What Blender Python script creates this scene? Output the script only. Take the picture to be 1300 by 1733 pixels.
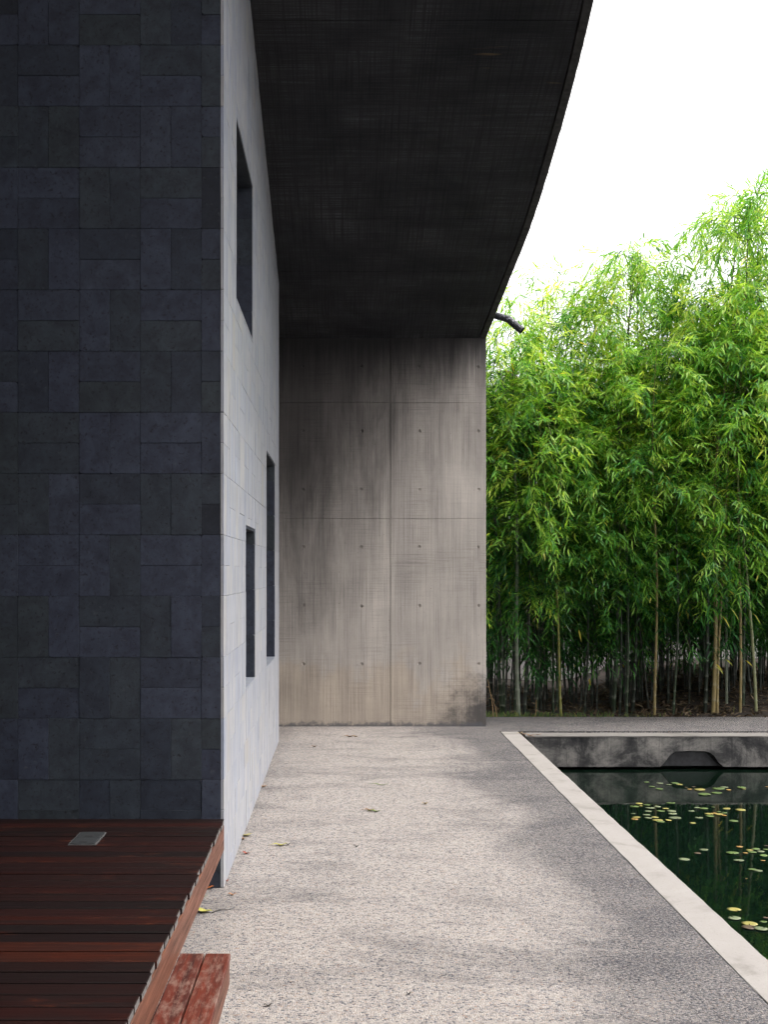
import bpy, bmesh, math, random
import numpy as np
from mathutils import Vector, Matrix, noise as mnoise

for o in list(bpy.data.objects):
    bpy.data.objects.remove(o)
S = bpy.context.scene
COL = S.collection
R = math.radians

# ------------------------------------------------------------------ camera
EYE = 1.55
F = 2000.0                       # focal length in pixels of the 1300 x 1733 picture
VX, VY = 580.0, 967.0            # where the level lines into depth meet
cam = bpy.data.cameras.new('camera')
cam.sensor_fit = 'VERTICAL'
cam.sensor_height = 36.0
cam.sensor_width = 27.0
cam.lens = 36.0 * F / 1733.0
cam.shift_x = (650.0 - VX) / 1733.0
cam.shift_y = (VY - 866.5) / 1733.0
cam.clip_end = 500
camo = bpy.data.objects.new('camera', cam)
COL.objects.link(camo)
camo.location = (0, 0, EYE)
camo.rotation_euler = (R(90), 0, 0)
S.camera = camo
S.render.resolution_x = 769
S.render.resolution_y = 1024
S.render.engine = 'CYCLES'
S.cycles.max_bounces = 4
S.cycles.diffuse_bounces = 3
S.cycles.glossy_bounces = 2
S.cycles.transmission_bounces = 3
S.cycles.transparent_max_bounces = 4
S.cycles.use_adaptive_sampling = True
S.cycles.adaptive_threshold = 0.05
S.cycles.adaptive_min_samples = 16
S.cycles.caustics_reflective = False
S.cycles.caustics_refractive = False

# ------------------------------------------------------------------ sky, sun, exposure
SUN_EL, SUN_AZ = R(59), R(97)            # azimuth clockwise from +Y (north)
w = bpy.data.worlds.new('World')
S.world = w
w.use_nodes = True
wn, wl = w.node_tree.nodes, w.node_tree.links
wn.clear()
sky = wn.new('ShaderNodeTexSky')
sky.sky_type = 'NISHITA'
sky.sun_disc = False
sky.sun_elevation = SUN_EL
sky.sun_rotation = SUN_AZ
sky.air_density = 1.0
sky.dust_density = 5.0
hs = wn.new('ShaderNodeHueSaturation')
hs.inputs['Saturation'].default_value = 0.12
cl = wn.new('ShaderNodeMix'); cl.data_type = 'RGBA'     # closed cloud cover
cl.inputs['Factor'].default_value = 0.8
cl.inputs['B'].default_value = (10.2, 10.1, 10.3, 1)
bg = wn.new('ShaderNodeBackground')
bg.inputs['Strength'].default_value = 0.08
wo = wn.new('ShaderNodeOutputWorld')
wl.new(sky.outputs[0], hs.inputs['Color'])
wl.new(hs.outputs[0], cl.inputs['A'])
wl.new(cl.outputs['Result'], bg.inputs['Color'])
wl.new(bg.outputs[0], wo.inputs['Surface'])

sd = bpy.data.lights.new('sun', 'SUN')
sd.energy = 1.5
sd.angle = R(24)
sd.color = (1.0, 0.97, 0.93)
so = bpy.data.objects.new('sun', sd)
COL.objects.link(so)
sv = Vector((math.sin(SUN_AZ) * math.cos(SUN_EL), math.cos(SUN_AZ) * math.cos(SUN_EL), math.sin(SUN_EL)))
so.rotation_euler = sv.to_track_quat('Z', 'Y').to_euler()
so.location = (12, -6, 20)

S.view_settings.view_transform = 'Standard'
S.view_settings.look = 'None'
S.view_settings.gamma = 1.0
S.view_settings.use_curve_mapping = False
S.view_settings.exposure = 1.6

# ------------------------------------------------------------------ helpers
def px(x, y, z=0.0):
    """point of the level plane at height z that the picture shows at x, y"""
    d = (EYE - z) * F / (y - VY)
    return Vector(((x - VX) * d / F, d, z))
def pd(x, y, d):
    """point at distance d that the picture shows at x, y"""
    return Vector(((x - VX) * d / F, d, EYE + (VY - y) * d / F))

def tag(o, label=None, cat=None, group=None, kind=None):
    if label: o['label'] = label
    if cat: o['category'] = cat
    if group: o['group'] = group
    if kind: o['kind'] = kind
    return o
def empty(name, loc=(0, 0, 0), rz=0, **k):
    o = bpy.data.objects.new(name, None)
    o.empty_display_size = 0.1
    COL.objects.link(o)
    o.location = loc
    o.rotation_euler = (0, 0, rz)
    return tag(o, **k)
def link(name, me, mat=None, parent=None, loc=(0, 0, 0), rot=(0, 0, 0), **k):
    if mat is not None and not me.materials:
        me.materials.append(mat)
    o = bpy.data.objects.new(name, me)
    COL.objects.link(o)
    o.location = loc
    o.rotation_euler = rot
    o.parent = parent
    return tag(o, **k)
def bmo(name, bm, mat, parent=None, smooth=False, **k):
    me = bpy.data.meshes.new(name)
    bm.normal_update()
    bm.to_mesh(me)
    bm.free()
    if smooth:
        for p in me.polygons: p.use_smooth = True
    return link(name, me, mat, parent, **k)
def box(bm, x0, x1, y0, y1, z0, z1):
    v = [bm.verts.new(p) for p in ((x0,y0,z0),(x1,y0,z0),(x1,y1,z0),(x0,y1,z0),(x0,y0,z1),(x1,y0,z1),(x1,y1,z1),(x0,y1,z1))]
    for f in ((3,2,1,0),(4,5,6,7),(0,1,5,4),(1,2,6,5),(2,3,7,6),(3,0,4,7)):
        bm.faces.new([v[i] for i in f])
    return v
def bevel(bm, w, seg=1):
    bmesh.ops.bevel(bm, geom=list(bm.edges), offset=w, segments=seg, affect='EDGES', profile=0.6)
def tube(bm, pts, rad, n=8, cap=True):
    rings = []
    for i, p in enumerate(pts):
        p = Vector(p)
        a = Vector(pts[max(0, i-1)]); b = Vector(pts[min(len(pts)-1, i+1)])
        t = (b - a).normalized()
        u = t.orthogonal().normalized() if i == 0 else (uu - t * uu.dot(t)).normalized()
        uu = u
        v = t.cross(u)
        r = rad[i] if isinstance(rad, (list, tuple)) else rad
        rings.append([bm.verts.new(p + (u*math.cos(2*math.pi*k/n) + v*math.sin(2*math.pi*k/n))*r) for k in range(n)])
    for a, b in zip(rings, rings[1:]):
        for k in range(n):
            bm.faces.new((a[k], a[(k+1) % n], b[(k+1) % n], b[k]))
    if cap:
        bm.faces.new(list(reversed(rings[0]))); bm.faces.new(rings[-1])
    return rings

# ------------------------------------------------------------------ materials
class NT:
    def __init__(s, name):
        s.m = bpy.data.materials.new(name)
        s.m.use_nodes = True
        s.t = s.m.node_tree
        s.t.nodes.clear()
        s.out = s.n('ShaderNodeOutputMaterial')
    def n(s, typ, **props):
        nd = s.t.nodes.new(typ)
        for k, v in props.items(): setattr(nd, k, v)
        return nd
    def l(s, a, b): s.t.links.new(a, b)
    def put(s, sock, v):
        if isinstance(v, bpy.types.NodeSocket): s.l(v, sock)
        elif isinstance(v, (tuple, list)) and len(v) == 3 and sock.type == 'RGBA': sock.default_value = (*v, 1)
        else: sock.default_value = v
    def co(s, kind='Object'):
        return s.n('ShaderNodeTexCoord').outputs[kind]
    def mapping(s, v, scale=(1,1,1), loc=(0,0,0), rot=(0,0,0)):
        m = s.n('ShaderNodeMapping')
        s.put(m.inputs['Vector'], v); s.put(m.inputs['Scale'], scale); s.put(m.inputs['Location'], loc); s.put(m.inputs['Rotation'], rot)
        return m.outputs[0]
    def noise(s, v, scale, detail=4, rough=0.55, dist=0.0, color=False):
        m = s.n('ShaderNodeTexNoise')
        s.put(m.inputs['Vector'], v); s.put(m.inputs['Scale'], scale); s.put(m.inputs['Detail'], detail)
        s.put(m.inputs['Roughness'], rough); s.put(m.inputs['Distortion'], dist)
        return m.outputs['Color' if color else 'Fac']
    def vor(s, v, scale, out='Color', feature='F1', rnd=1.0):
        m = s.n('ShaderNodeTexVoronoi', feature=feature)
        s.put(m.inputs['Vector'], v); s.put(m.inputs['Scale'], scale); s.put(m.inputs['Randomness'], rnd)
        return m.outputs[out]
    def ramp(s, f, stops, interp='LINEAR'):
        m = s.n('ShaderNodeValToRGB')
        m.color_ramp.interpolation = interp
        e = m.color_ramp.elements
        while len(e) < len(stops): e.new(0.5)
        for el, (p, c) in zip(e, stops):
            el.position = p
            el.color = (c, c, c, 1) if not isinstance(c, tuple) else (*c, 1)
        s.put(m.inputs[0], f)
        return m.outputs[0]
    def mix(s, f, a, b, mode='MIX'):
        m = s.n('ShaderNodeMix', data_type='RGBA', blend_type=mode)
        s.put(m.inputs['Factor'], f); s.put(m.inputs['A'], a); s.put(m.inputs['B'], b)
        return m.outputs['Result']
    def math(s, op, a, b=0.0, c=None, clamp=False):
        m = s.n('ShaderNodeMath', operation=op, use_clamp=clamp)
        s.put(m.inputs[0], a); s.put(m.inputs[1], b)
        if c is not None: s.put(m.inputs[2], c)
        return m.outputs[0]
    def vadd(s, a, b):
        m = s.n('ShaderNodeVectorMath', operation='ADD')
        s.put(m.inputs[0], a); s.put(m.inputs[1], b)
        return m.outputs[0]
    def sep(s, v):
        m = s.n('ShaderNodeSeparateXYZ'); s.put(m.inputs[0], v)
        return m.outputs
    def range(s, v, a, b, c=0.0, d=1.0):
        m = s.n('ShaderNodeMapRange', clamp=True, interpolation_type='SMOOTHSTEP')
        s.put(m.inputs[0], v); s.put(m.inputs[1], a); s.put(m.inputs[2], b); s.put(m.inputs[3], c); s.put(m.inputs[4], d)
        return m.outputs[0]
    def bump(s, h, strength=0.3, dist=0.01, normal=None):
        m = s.n('ShaderNodeBump')
        s.put(m.inputs['Height'], h); s.put(m.inputs['Strength'], strength); s.put(m.inputs['Distance'], dist)
        if normal is not None: s.l(normal, m.inputs['Normal'])
        return m.outputs[0]
    def rnd(s):
        return s.n('ShaderNodeObjectInfo').outputs['Random']
    def offs(s, v, mul=37.0):
        r = s.rnd()
        c = s.n('ShaderNodeCombineXYZ')
        s.put(c.inputs[0], s.math('MULTIPLY', r, mul)); s.put(c.inputs[1], s.math('MULTIPLY', r, mul*1.7)); s.put(c.inputs[2], s.math('MULTIPLY', r, mul*2.3))
        return s.vadd(v, c.outputs[0])
    def bsdf(s, color, rough=0.7, normal=None, spec=0.5, **k):
        b = s.n('ShaderNodeBsdfPrincipled')
        s.put(b.inputs['Base Color'], color); s.put(b.inputs['Roughness'], rough); s.put(b.inputs['Specular IOR Level'], spec)
        if normal is not None: s.l(normal, b.inputs['Normal'])
        for kk, v in k.items(): s.put(b.inputs[kk.replace('_', ' ')], v)
        s.l(b.outputs[0], s.out.inputs['Surface'])
        return s.m

def mat_plain(name, c, rough=0.7, var=0.25, scale=12):
    t = NT(name)
    v = t.co()
    f = t.noise(v, scale, 5)
    col = t.mix(t.ramp(f, [(0.3, 0.0), (0.7, 1.0)]), tuple(x*(1-var) for x in c), tuple(min(1, x*(1+var)) for x in c))
    return t.bsdf(col, rough, t.bump(f, 0.2, 0.004))

def mat_dark_tile():
    t = NT('dark_basalt_tile')
    v = t.offs(t.co())
    r = t.rnd()
    base = t.ramp(r, [(0.0, (0.0247,0.0315,0.0434)), (0.13, (0.0286,0.0359,0.0468)), (0.24, (0.0302,0.0361,0.0581)), (0.36, (0.0221,0.0277,0.0415)), (0.46, (0.0329,0.0394,0.0620)),
                      (0.58, (0.0252,0.0320,0.0400)), (0.68, (0.0268,0.0323,0.0512)), (0.80, (0.0209,0.0264,0.0408)), (0.90, (0.0338,0.0403,0.0614)), (0.965, (0.0116,0.0148,0.0241))], 'CONSTANT')
    cloud = t.noise(v, 11, 6, 0.68, 0.4)
    col = t.mix(t.ramp(cloud, [(0.3, 0.0), (0.72, 1.0)]), t.mix(1.0, base, (0.55,0.55,0.60), 'MULTIPLY'), t.mix(1.0, base, (1.5,1.5,1.42), 'MULTIPLY'))
    pit = t.noise(v, 62, 4, 0.75)
    pits = t.ramp(pit, [(0.34, 0.0), (0.44, 1.0)])
    col = t.mix(pits, t.mix(1.0, col, (0.28,0.28,0.32), 'MULTIPLY'), col)
    sp = t.noise(t.mapping(v, (1,1,1), (3,5,7)), 38, 4, 0.7, 0.6)
    col = t.mix(t.ramp(sp, [(0.62, 0.0), (0.74, 0.6)]), col, (0.075,0.076,0.085))
    h = t.math('ADD', t.math('MULTIPLY', pits, 0.7), t.math('MULTIPLY', t.noise(v, 160, 3, 0.6), 0.5))
    return t.bsdf(col, 0.62, t.bump(h, 0.45, 0.003), 0.4)

def mat_white_tile():
    t = NT('pale_veined_marble')
    v = t.offs(t.co(), 3.1)
    r = t.rnd()
    base = t.ramp(r, [(0.0, (0.3609,0.3590,0.3638)), (0.2, (0.3777,0.3731,0.3678)), (0.4, (0.3483,0.3507,0.3638)), (0.55, (0.3860,0.3757,0.3599)), (0.75, (0.3693,0.3674,0.3719)), (0.95, (0.2938,0.3089,0.3359)), (0.985, (0.3860,0.3590,0.3199))], 'CONSTANT')
    st = t.noise(t.mapping(v, (16, 16, 0.55)), 1.0, 5, 0.6, 0.3)
    col = t.mix(t.ramp(st, [(0.40, 0.95), (0.53, 0.0)]), base, (0.30,0.325,0.39))
    st2 = t.noise(t.mapping(v, (7, 7, 0.3), (9,9,4)), 1.0, 4, 0.55, 0.2)
    col = t.mix(t.ramp(st2, [(0.60, 0.0), (0.70, 0.35)]), col, (0.48,0.42,0.36))
    st3 = t.noise(t.mapping(v, (45, 45, 1.2), (2,3,4)), 1.0, 4, 0.6)
    col = t.mix(t.ramp(st3, [(0.3, 0.5), (0.48, 0.0), (0.7, 0.3)]), col, (0.38,0.38,0.42))
    mo = t.noise(t.mapping(v, (3,3,1.4)), 2.0, 6, 0.68, 0.5)
    col = t.mix(t.ramp(mo, [(0.38, 0.85), (0.60, 0.0)]), col, t.mix(1.0, col, (0.74,0.76,0.82), 'MULTIPLY'))
    g = t.noise(t.co('Generated'), 7, 3)
    return t.bsdf(col, 0.5, t.bump(t.math('ADD', st3, g), 0.12, 0.003), 0.4)

def mat_concrete(name, c0, c1, stain=0.5, kind='wall'):
    t = NT(name)
    v = t.co()
    o = t.sep(v)
    vv = t.noise(t.mapping(v, (130, 1, 1.2) if kind == 'wall' else (90, 1.6, 1)), 1.0, 4, 0.65)      # board grain
    hh = t.noise(t.mapping(v, (2.2, 1, 150) if kind == 'wall' else (2.0, 130, 1), (4,2,1)), 1.0, 4, 0.65)
    where = t.noise(v, 1.6, 3, 0.5)
    big = t.noise(v, 1.1, 6, 0.6, 0.4)
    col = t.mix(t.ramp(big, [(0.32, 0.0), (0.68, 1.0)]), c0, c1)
    dk = (0.42, 0.42, 0.44)
    col = t.mix(t.math('MULTIPLY', t.ramp(vv, [(0.36, 0.9), (0.5, 0.0)]), 0.62), col, t.mix(1.0, col, dk, 'MULTIPLY'))
    col = t.mix(t.math('MULTIPLY', t.ramp(hh, [(0.36, 0.9), (0.5, 0.0)]), t.ramp(where, [(0.42, 0.05), (0.64, 0.6)])), col, t.mix(1.0, col, dk, 'MULTIPLY'))
    if kind != 'wall':
        lt = t.math('MULTIPLY', t.ramp(hh, [(0.50, 0.0), (0.62, 1.0)]), t.ramp(vv, [(0.42, 0.15), (0.60, 1.0)]))
        col = t.mix(t.math('MULTIPLY', lt, t.ramp(big, [(0.35, 0.25), (0.65, 0.9)])), col, t.mix(1.0, col, (2.7,2.7,2.75), 'MULTIPLY'))
    sv_ = t.noise(t.mapping(v, (3.4, 1, 0.22) if kind == 'wall' else (0.5, 2.5, 1), (7,1,3)), 1.0, 5, 0.62, 0.2)
    col = t.mix(t.ramp(sv_, [(0.40, stain), (0.58, 0.0)]), col, t.mix(1.0, col, (0.5,0.5,0.52), 'MULTIPLY'))
    fine = t.noise(v, 70, 4, 0.7)
    col = t.mix(t.ramp(fine, [(0.25, 0.55), (0.42, 0.0), (0.66, 0.0), (0.8, 0.25)]), col, t.mix(1.0, col, (0.55,0.55,0.55), 'MULTIPLY'))
    pores = t.vor(v, 26, 'Distance')
    pk = t.ramp(pores, [(0.05, 1.0), (0.09, 0.0)])
    sel = t.ramp(t.noise(v, 9, 2), [(0.5, 0.0), (0.58, 1.0)])
    col = t.mix(t.math('MULTIPLY', pk, sel), col, (0.06,0.055,0.05))
    if kind == 'wall':
        # tan damp field low down, its edge ragged
        edge = t.math('ADD', o[2], t.math('MULTIPLY', t.noise(t.mapping(v, (1.1,1,0.7)), 2.0, 5, 0.6), 1.6))
        col = t.mix(t.range(edge, 1.25, 1.5, 0.5, 0.0), col, t.mix(1.0, col, (1.0,0.89,0.74), 'MULTIPLY'))
        # black mould in the lower outer corner
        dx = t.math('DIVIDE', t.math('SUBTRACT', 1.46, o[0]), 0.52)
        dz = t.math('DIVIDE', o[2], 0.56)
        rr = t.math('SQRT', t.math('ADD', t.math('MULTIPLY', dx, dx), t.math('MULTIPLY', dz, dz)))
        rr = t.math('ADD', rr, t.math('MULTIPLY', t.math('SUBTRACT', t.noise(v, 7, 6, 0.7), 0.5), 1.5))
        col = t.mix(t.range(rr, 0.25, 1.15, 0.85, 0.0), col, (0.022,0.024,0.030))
        top = t.math('ADD', o[2], t.math('MULTIPLY', t.math('SUBTRACT', t.noise(t.mapping(v, (14,1,0.8)), 1.0, 5, 0.7), 0.5), 0.7))  # dark top: streaky stain plus shade under the roof put into colour
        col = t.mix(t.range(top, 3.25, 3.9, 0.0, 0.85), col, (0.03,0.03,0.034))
        grime_shade = t.math('SUBTRACT', t.math('MULTIPLY', o[2], 0.75), t.math('MULTIPLY', o[0], 0.95))  # roof shade painted over the upper left, mixed with streaky grime
        grime_shade = t.math('ADD', grime_shade, t.math('MULTIPLY', t.math('SUBTRACT', t.noise(t.mapping(v, (2.6,1,0.5), (2,0,5)), 1.0, 6, 0.68, 0.3), 0.5), 2.6))
        col = t.mix(t.range(grime_shade, 0.55, 2.7, 0.0, 0.95), col, t.mix(1.0, col, (0.13,0.13,0.14), 'MULTIPLY'))
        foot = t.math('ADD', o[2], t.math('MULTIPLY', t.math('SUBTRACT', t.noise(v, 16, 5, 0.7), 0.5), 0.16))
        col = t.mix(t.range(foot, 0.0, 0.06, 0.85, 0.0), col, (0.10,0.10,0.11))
    else:
        rust = t.noise(t.mapping(v, (1.6, 14, 1)), 1.0, 3, 0.5)
        sel2 = t.range(o[0], 1.0, 1.35)
        col = t.mix(t.math('MULTIPLY', t.ramp(rust, [(0.70, 0.0), (0.80, 0.5)]), sel2), col, (0.30,0.19,0.08))
    h = t.math('ADD', t.math('ADD', t.math('MULTIPLY', vv, 0.6), t.math('MULTIPLY', hh, 0.6)), t.math('MULTIPLY', pk, -0.8))
    return t.bsdf(col, 0.82, t.bump(h, 0.3, 0.004), 0.3)

def mat_aggregate():
    t = NT('exposed_aggregate')
    v = t.co()
    o = t.sep(v)
    cells = t.vor(v, 128, 'Color')
    cv = t.sep(cells)[0]
    big = t.noise(v, 1.4, 6, 0.65, 0.3)
    stone = t.ramp(cv, [(0.0, (0.3534,0.3071,0.2736)), (0.20, (0.4092,0.3685,0.3360)), (0.42, (0.2790,0.2646,0.2592)), (0.54, (0.4278,0.3827,0.3504)), (0.74, (0.1860,0.1843,0.1968)), (0.82, (0.3627,0.3071,0.2688)), (0.905, (0.0744,0.0756,0.0941)), (0.982, (0.3162,0.2079,0.1536))], 'CONSTANT')
    dist = t.vor(v, 128, 'Distance', 'DISTANCE_TO_EDGE')
    col = t.mix(t.ramp(dist, [(0.02, 0.6), (0.10, 0.0)]), stone, (0.3497,0.3136,0.2882))
    fine = t.noise(v, 30, 4, 0.7)
    col = t.mix(t.ramp(fine, [(0.36, 0.65), (0.50, 0.0)]), col, t.mix(1.0, col, (0.42,0.42,0.46), 'MULTIPLY'))
    # algae: a broad belt along the pool with a ragged edge, streaky patches elsewhere
    wob = t.math('MULTIPLY', t.math('SUBTRACT', t.noise(t.mapping(v, (1.0,0.55,1)), 0.9, 7, 0.66, 0.4), 0.5), 2.6)
    belt = t.range(t.math('ADD', o[0], wob), 0.45, 1.45)
    patch = t.noise(t.mapping(v, (1.0, 2.1, 1), (3,4,0)), 0.9, 8, 0.72, 0.8)
    mm = t.math('ADD', t.math('MULTIPLY', belt, 0.80), t.ramp(patch, [(0.49, 0.0), (0.68, 0.62)]), clamp=True)
    wall_side = t.range(t.math('ADD', o[0], t.math('MULTIPLY', t.noise(v, 3, 4), 0.25)), -0.52, -0.30, 0.28, 0.0)
    mm = t.math('ADD', mm, wall_side, clamp=True)
    fleck = t.noise(v, 85, 4, 0.8)
    mk = t.math('MULTIPLY', mm, t.ramp(fleck, [(0.38, 1.5), (0.60, 0.30)]), clamp=True)
    col = t.mix(mk, col, t.mix(1.0, col, (0.17,0.18,0.22), 'MULTIPLY'))
    h = t.math('ADD', t.ramp(dist, [(0.0, 0.0), (0.3, 1.0)]), t.math('MULTIPLY', cv, 0.6))
    return t.bsdf(col, 0.75, t.bump(h, 0.55, 0.006), 0.35)

def mat_kerb(name='pale_cement_kerb', gain=0.90):
    t = NT(name)
    v = t.co()
    f = t.noise(v, 3.5, 6, 0.65, 0.5)
    col = t.ramp(f, [(0.30, (0.2232,0.2042,0.1855)), (0.46, (0.3236,0.2980,0.2783)), (0.70, (0.3571,0.3311,0.3110))])
    g = t.noise(v, 60, 4, 0.7)
    col = t.mix(t.ramp(g, [(0.28, 0.5), (0.42, 0.0)]), col, t.mix(1.0, col, (0.5,0.48,0.46), 'MULTIPLY'))
    k = t.noise(t.mapping(v, (1,1,1), (5,5,5)), 9, 5, 0.7, 1.0)
    col = t.mix(t.ramp(k, [(0.66, 0.0), (0.74, 0.45)]), col, (0.20,0.17,0.14))
    col = t.mix(1.0, col, (gain, gain, gain), 'MULTIPLY')
    return t.bsdf(col, 0.8, t.bump(t.math('ADD', f, g), 0.25, 0.004), 0.3)

def mat_pool_wall():
    t = NT('damp_pool_wall')
    v = t.co()
    o = t.sep(v)
    s1 = t.noise(t.mapping(v, (2.0, 1, 2.2), (1.3,0,0)), 1.0, 7, 0.72, 0.5)
    col = t.ramp(s1, [(0.38, (0.012,0.012,0.014)), (0.47, (0.05,0.048,0.047)), (0.55, (0.15,0.142,0.132)), (0.68, (0.28,0.26,0.235))])
    drip = t.noise(t.mapping(v, (30, 1, 1.6)), 1.0, 4, 0.7)
    col = t.mix(t.ramp(drip, [(0.32, 0.6), (0.5, 0.0)]), col, t.mix(1.0, col, (0.3,0.3,0.32), 'MULTIPLY'))
    low = t.math('ADD', o[2], t.math('MULTIPLY', t.math('SUBTRACT', t.noise(t.mapping(v, (2,1,3)), 2, 5), 0.5), 0.16))
    col = t.mix(t.range(low, -0.26, -0.16, 0.85, 0.0), col, (0.03,0.031,0.04))
    f = t.noise(v, 50, 4, 0.7)
    col = t.mix(t.ramp(f, [(0.3, 0.6), (0.45, 0.0)]), col, (0.02,0.02,0.02))
    return t.bsdf(col, 0.7, t.bump(t.math('ADD', f, drip), 0.3, 0.004), 0.35)

def mat_deck(name, stops, weather=0.2, rough=0.5, along='x', spec=0.3):
    t = NT(name)
    v = t.offs(t.co())
    r = t.rnd()
    base = t.ramp(r, stops, 'CONSTANT')
    sc = (0.9, 16, 16) if along == 'x' else (16, 0.9, 16)
    g = t.noise(t.mapping(v, sc), 3.0, 6, 0.65, 0.4)
    col = t.mix(t.ramp(g, [(0.3, 0.0), (0.7, 1.0)]), t.mix(1.0, base, (0.35,0.33,0.33), 'MULTIPLY'), t.mix(1.0, base, (1.5,1.4,1.3), 'MULTIPLY'))
    sc2 = (2.2, 9, 9) if along == 'x' else (26, 7.0, 9)
    wv = t.noise(t.mapping(v, sc2, (11,3,5)), 1.0, 8, 0.78, 0.15)
    col = t.mix(t.ramp(wv, [(0.60 - weather*0.22, 0.0), (0.72 - weather*0.14, min(1.0, 0.35+weather))]), col, (0.19,0.115,0.09) if weather > 0.5 else (0.115,0.026,0.010))
    return t.bsdf(col, t.ramp(g, [(0.3, rough+0.12), (0.7, rough-0.1)]), t.bump(g, 0.35, 0.003), spec)

def mat_leaf(name, stops, trans=0.52, rough=0.42):
    t = NT(name)
    a = t.n('ShaderNodeAttribute', attribute_name='tone')
    col = t.ramp(a.outputs['Fac'], stops)
    r = t.rnd()
    col = t.mix(1.0, col, t.ramp(r, [(0.0, (0.70,0.86,0.90)), (0.5, (1.0,1.0,0.9)), (1.0, (1.25,1.12,0.95))]), 'MULTIPLY')
    b = t.n('ShaderNodeBsdfPrincipled')
    t.put(b.inputs['Base Color'], col); t.put(b.inputs['Roughness'], rough); t.put(b.inputs['Specular IOR Level'], 0.4)
    tr = t.n('ShaderNodeBsdfTranslucent')
    t.put(tr.inputs['Color'], t.mix(1.0, col, (1.7,1.5,0.7), 'MULTIPLY'))
    mx = t.n('ShaderNodeMixShader')
    t.put(mx.inputs[0], trans); t.l(b.outputs[0], mx.inputs[1]); t.l(tr.outputs[0], mx.inputs[2])
    t.l(mx.outputs[0], t.out.inputs['Surface'])
    return t.m

def mat_objcolor(name, rough=0.5, var=0.35, sc=(3,3,0.8), ringed=False):
    t = NT(name)
    v = t.offs(t.co())
    c = t.n('ShaderNodeObjectInfo').outputs['Color']
    f = t.noise(t.mapping(v, sc), 6, 5, 0.65)
    k = 1 - var
    col = t.mix(t.ramp(f, [(0.3, 0.0), (0.7, 1.0)]), t.mix(1.0, c, (k,k,k), 'MULTIPLY'), t.mix(1.0, c, (1+var, 1+var, 1+var), 'MULTIPLY'))
    if ringed:
        a = t.n('ShaderNodeAttribute', attribute_name='tone')
        col = t.mix(t.math('MULTIPLY', a.outputs['Fac'], 0.30), col, (0.22,0.22,0.17))
    return t.bsdf(col, rough, None, 0.4)

def mat_water():
    t = NT('dark_green_water')
    v = t.co()
    h = t.noise(t.mapping(v, (1, 0.6, 1)), 7, 3, 0.5)
    h2 = t.noise(t.mapping(v, (1, 0.5, 1), (4,4,4)), 26, 2, 0.5)
    cl_ = t.noise(v, 1.5, 4)
    col = t.mix(cl_, (0.0013,0.005,0.0028), (0.004,0.010,0.006))
    return t.bsdf(col, 0.02, t.bump(t.math('ADD', h, t.math('MULTIPLY', h2, 0.35)), 0.025, 0.02), 0.5, IOR=1.33)

M = {}
M['dark'] = mat_dark_tile()
M['white'] = mat_white_tile()
def mat_grout():
    t = NT('dark_grout')
    v = t.co()
    lime = t.math('ADD', t.sep(v)[2], t.math('MULTIPLY', t.noise(v, 2.5, 5, 0.65), 2.2))
    col = t.mix(t.range(lime, 1.5, 3.0, 1.0, 0.0), (0.014,0.016,0.024), (0.07,0.072,0.085))
    return t.bsdf(col, 0.9, None, 0.2)
M['grout_dark'] = mat_grout()
M['grout_white'] = mat_plain('pale_grout', (0.40,0.39,0.39), 0.9, 0.15)
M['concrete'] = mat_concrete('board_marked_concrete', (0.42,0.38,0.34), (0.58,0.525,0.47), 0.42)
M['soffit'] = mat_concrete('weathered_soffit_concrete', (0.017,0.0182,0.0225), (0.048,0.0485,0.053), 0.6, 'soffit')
M['fascia_conc'] = mat_plain('weathered_edge_concrete', (0.05,0.049,0.048), 0.9, 0.5, 25)
M['plug'] = mat_plain('tie_hole_mortar', (0.34,0.33,0.32), 0.9)
M['agg'] = mat_aggregate()
M['kerb'] = mat_kerb()
M['poolwall'] = mat_pool_wall()
M['coping'] = mat_kerb('grey_weathered_coping', 0.55)
M['damp'] = mat_plain('wet_dark_concrete', (0.022,0.022,0.024), 0.6, 0.6, 20)
DK = [(0.0, (0.0102,0.0023,0.0018)), (0.22, (0.0130,0.0025,0.0018)), (0.42, (0.0061,0.0020,0.0019)), (0.58, (0.0167,0.0033,0.0019)), (0.74, (0.0084,0.0023,0.0018)), (0.90, (0.0288,0.0058,0.0023))]
M['deck'] = mat_deck('dark_red_decking', DK, 0.12, 0.55, 'x', 0.22)
M['fascia'] = mat_deck('red_brown_board', [(0.0, (0.1365,0.0570,0.0348)), (0.5, (0.1260,0.0520,0.0325))], 0.05, 0.55, 'y')
M['step'] = mat_deck('weathered_red_board', [(0.0, (0.085,0.016,0.009)), (0.5, (0.105,0.020,0.010))], 0.58, 0.6, 'y')
M['endgrain'] = mat_plain('grey_end_grain', (0.12,0.11,0.105), 0.9, 0.4, 40)
M['black'] = mat_plain('dark_void', (0.012,0.012,0.013), 0.9)
M['water'] = mat_water()
M['earth'] = mat_plain('brown_leaf_mould', (0.028,0.020,0.015), 0.95, 0.5, 9)
M['render'] = mat_plain('pale_render', (0.50,0.48,0.46), 0.85, 0.1, 3)
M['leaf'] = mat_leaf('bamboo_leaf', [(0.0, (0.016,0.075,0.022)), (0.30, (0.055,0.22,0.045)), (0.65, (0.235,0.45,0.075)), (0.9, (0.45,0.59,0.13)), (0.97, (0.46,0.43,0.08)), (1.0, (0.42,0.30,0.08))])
M['pad'] = mat_objcolor('lily_pad', 0.35, 0.3, (9,9,9))
M['fallen'] = mat_objcolor('dry_leaf', 0.6, 0.4, (20,20,20))
M['culm'] = mat_objcolor('bamboo_culm', 0.4, 0.3, (12,12,1.5), True)
M['litter'] = mat_leaf('leaf_litter', [(0.0, (0.0300,0.0180,0.0120)), (0.5, (0.0840,0.0510,0.0300)), (1.0, (0.1680,0.1200,0.0780))], 0.1, 0.7)
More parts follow.
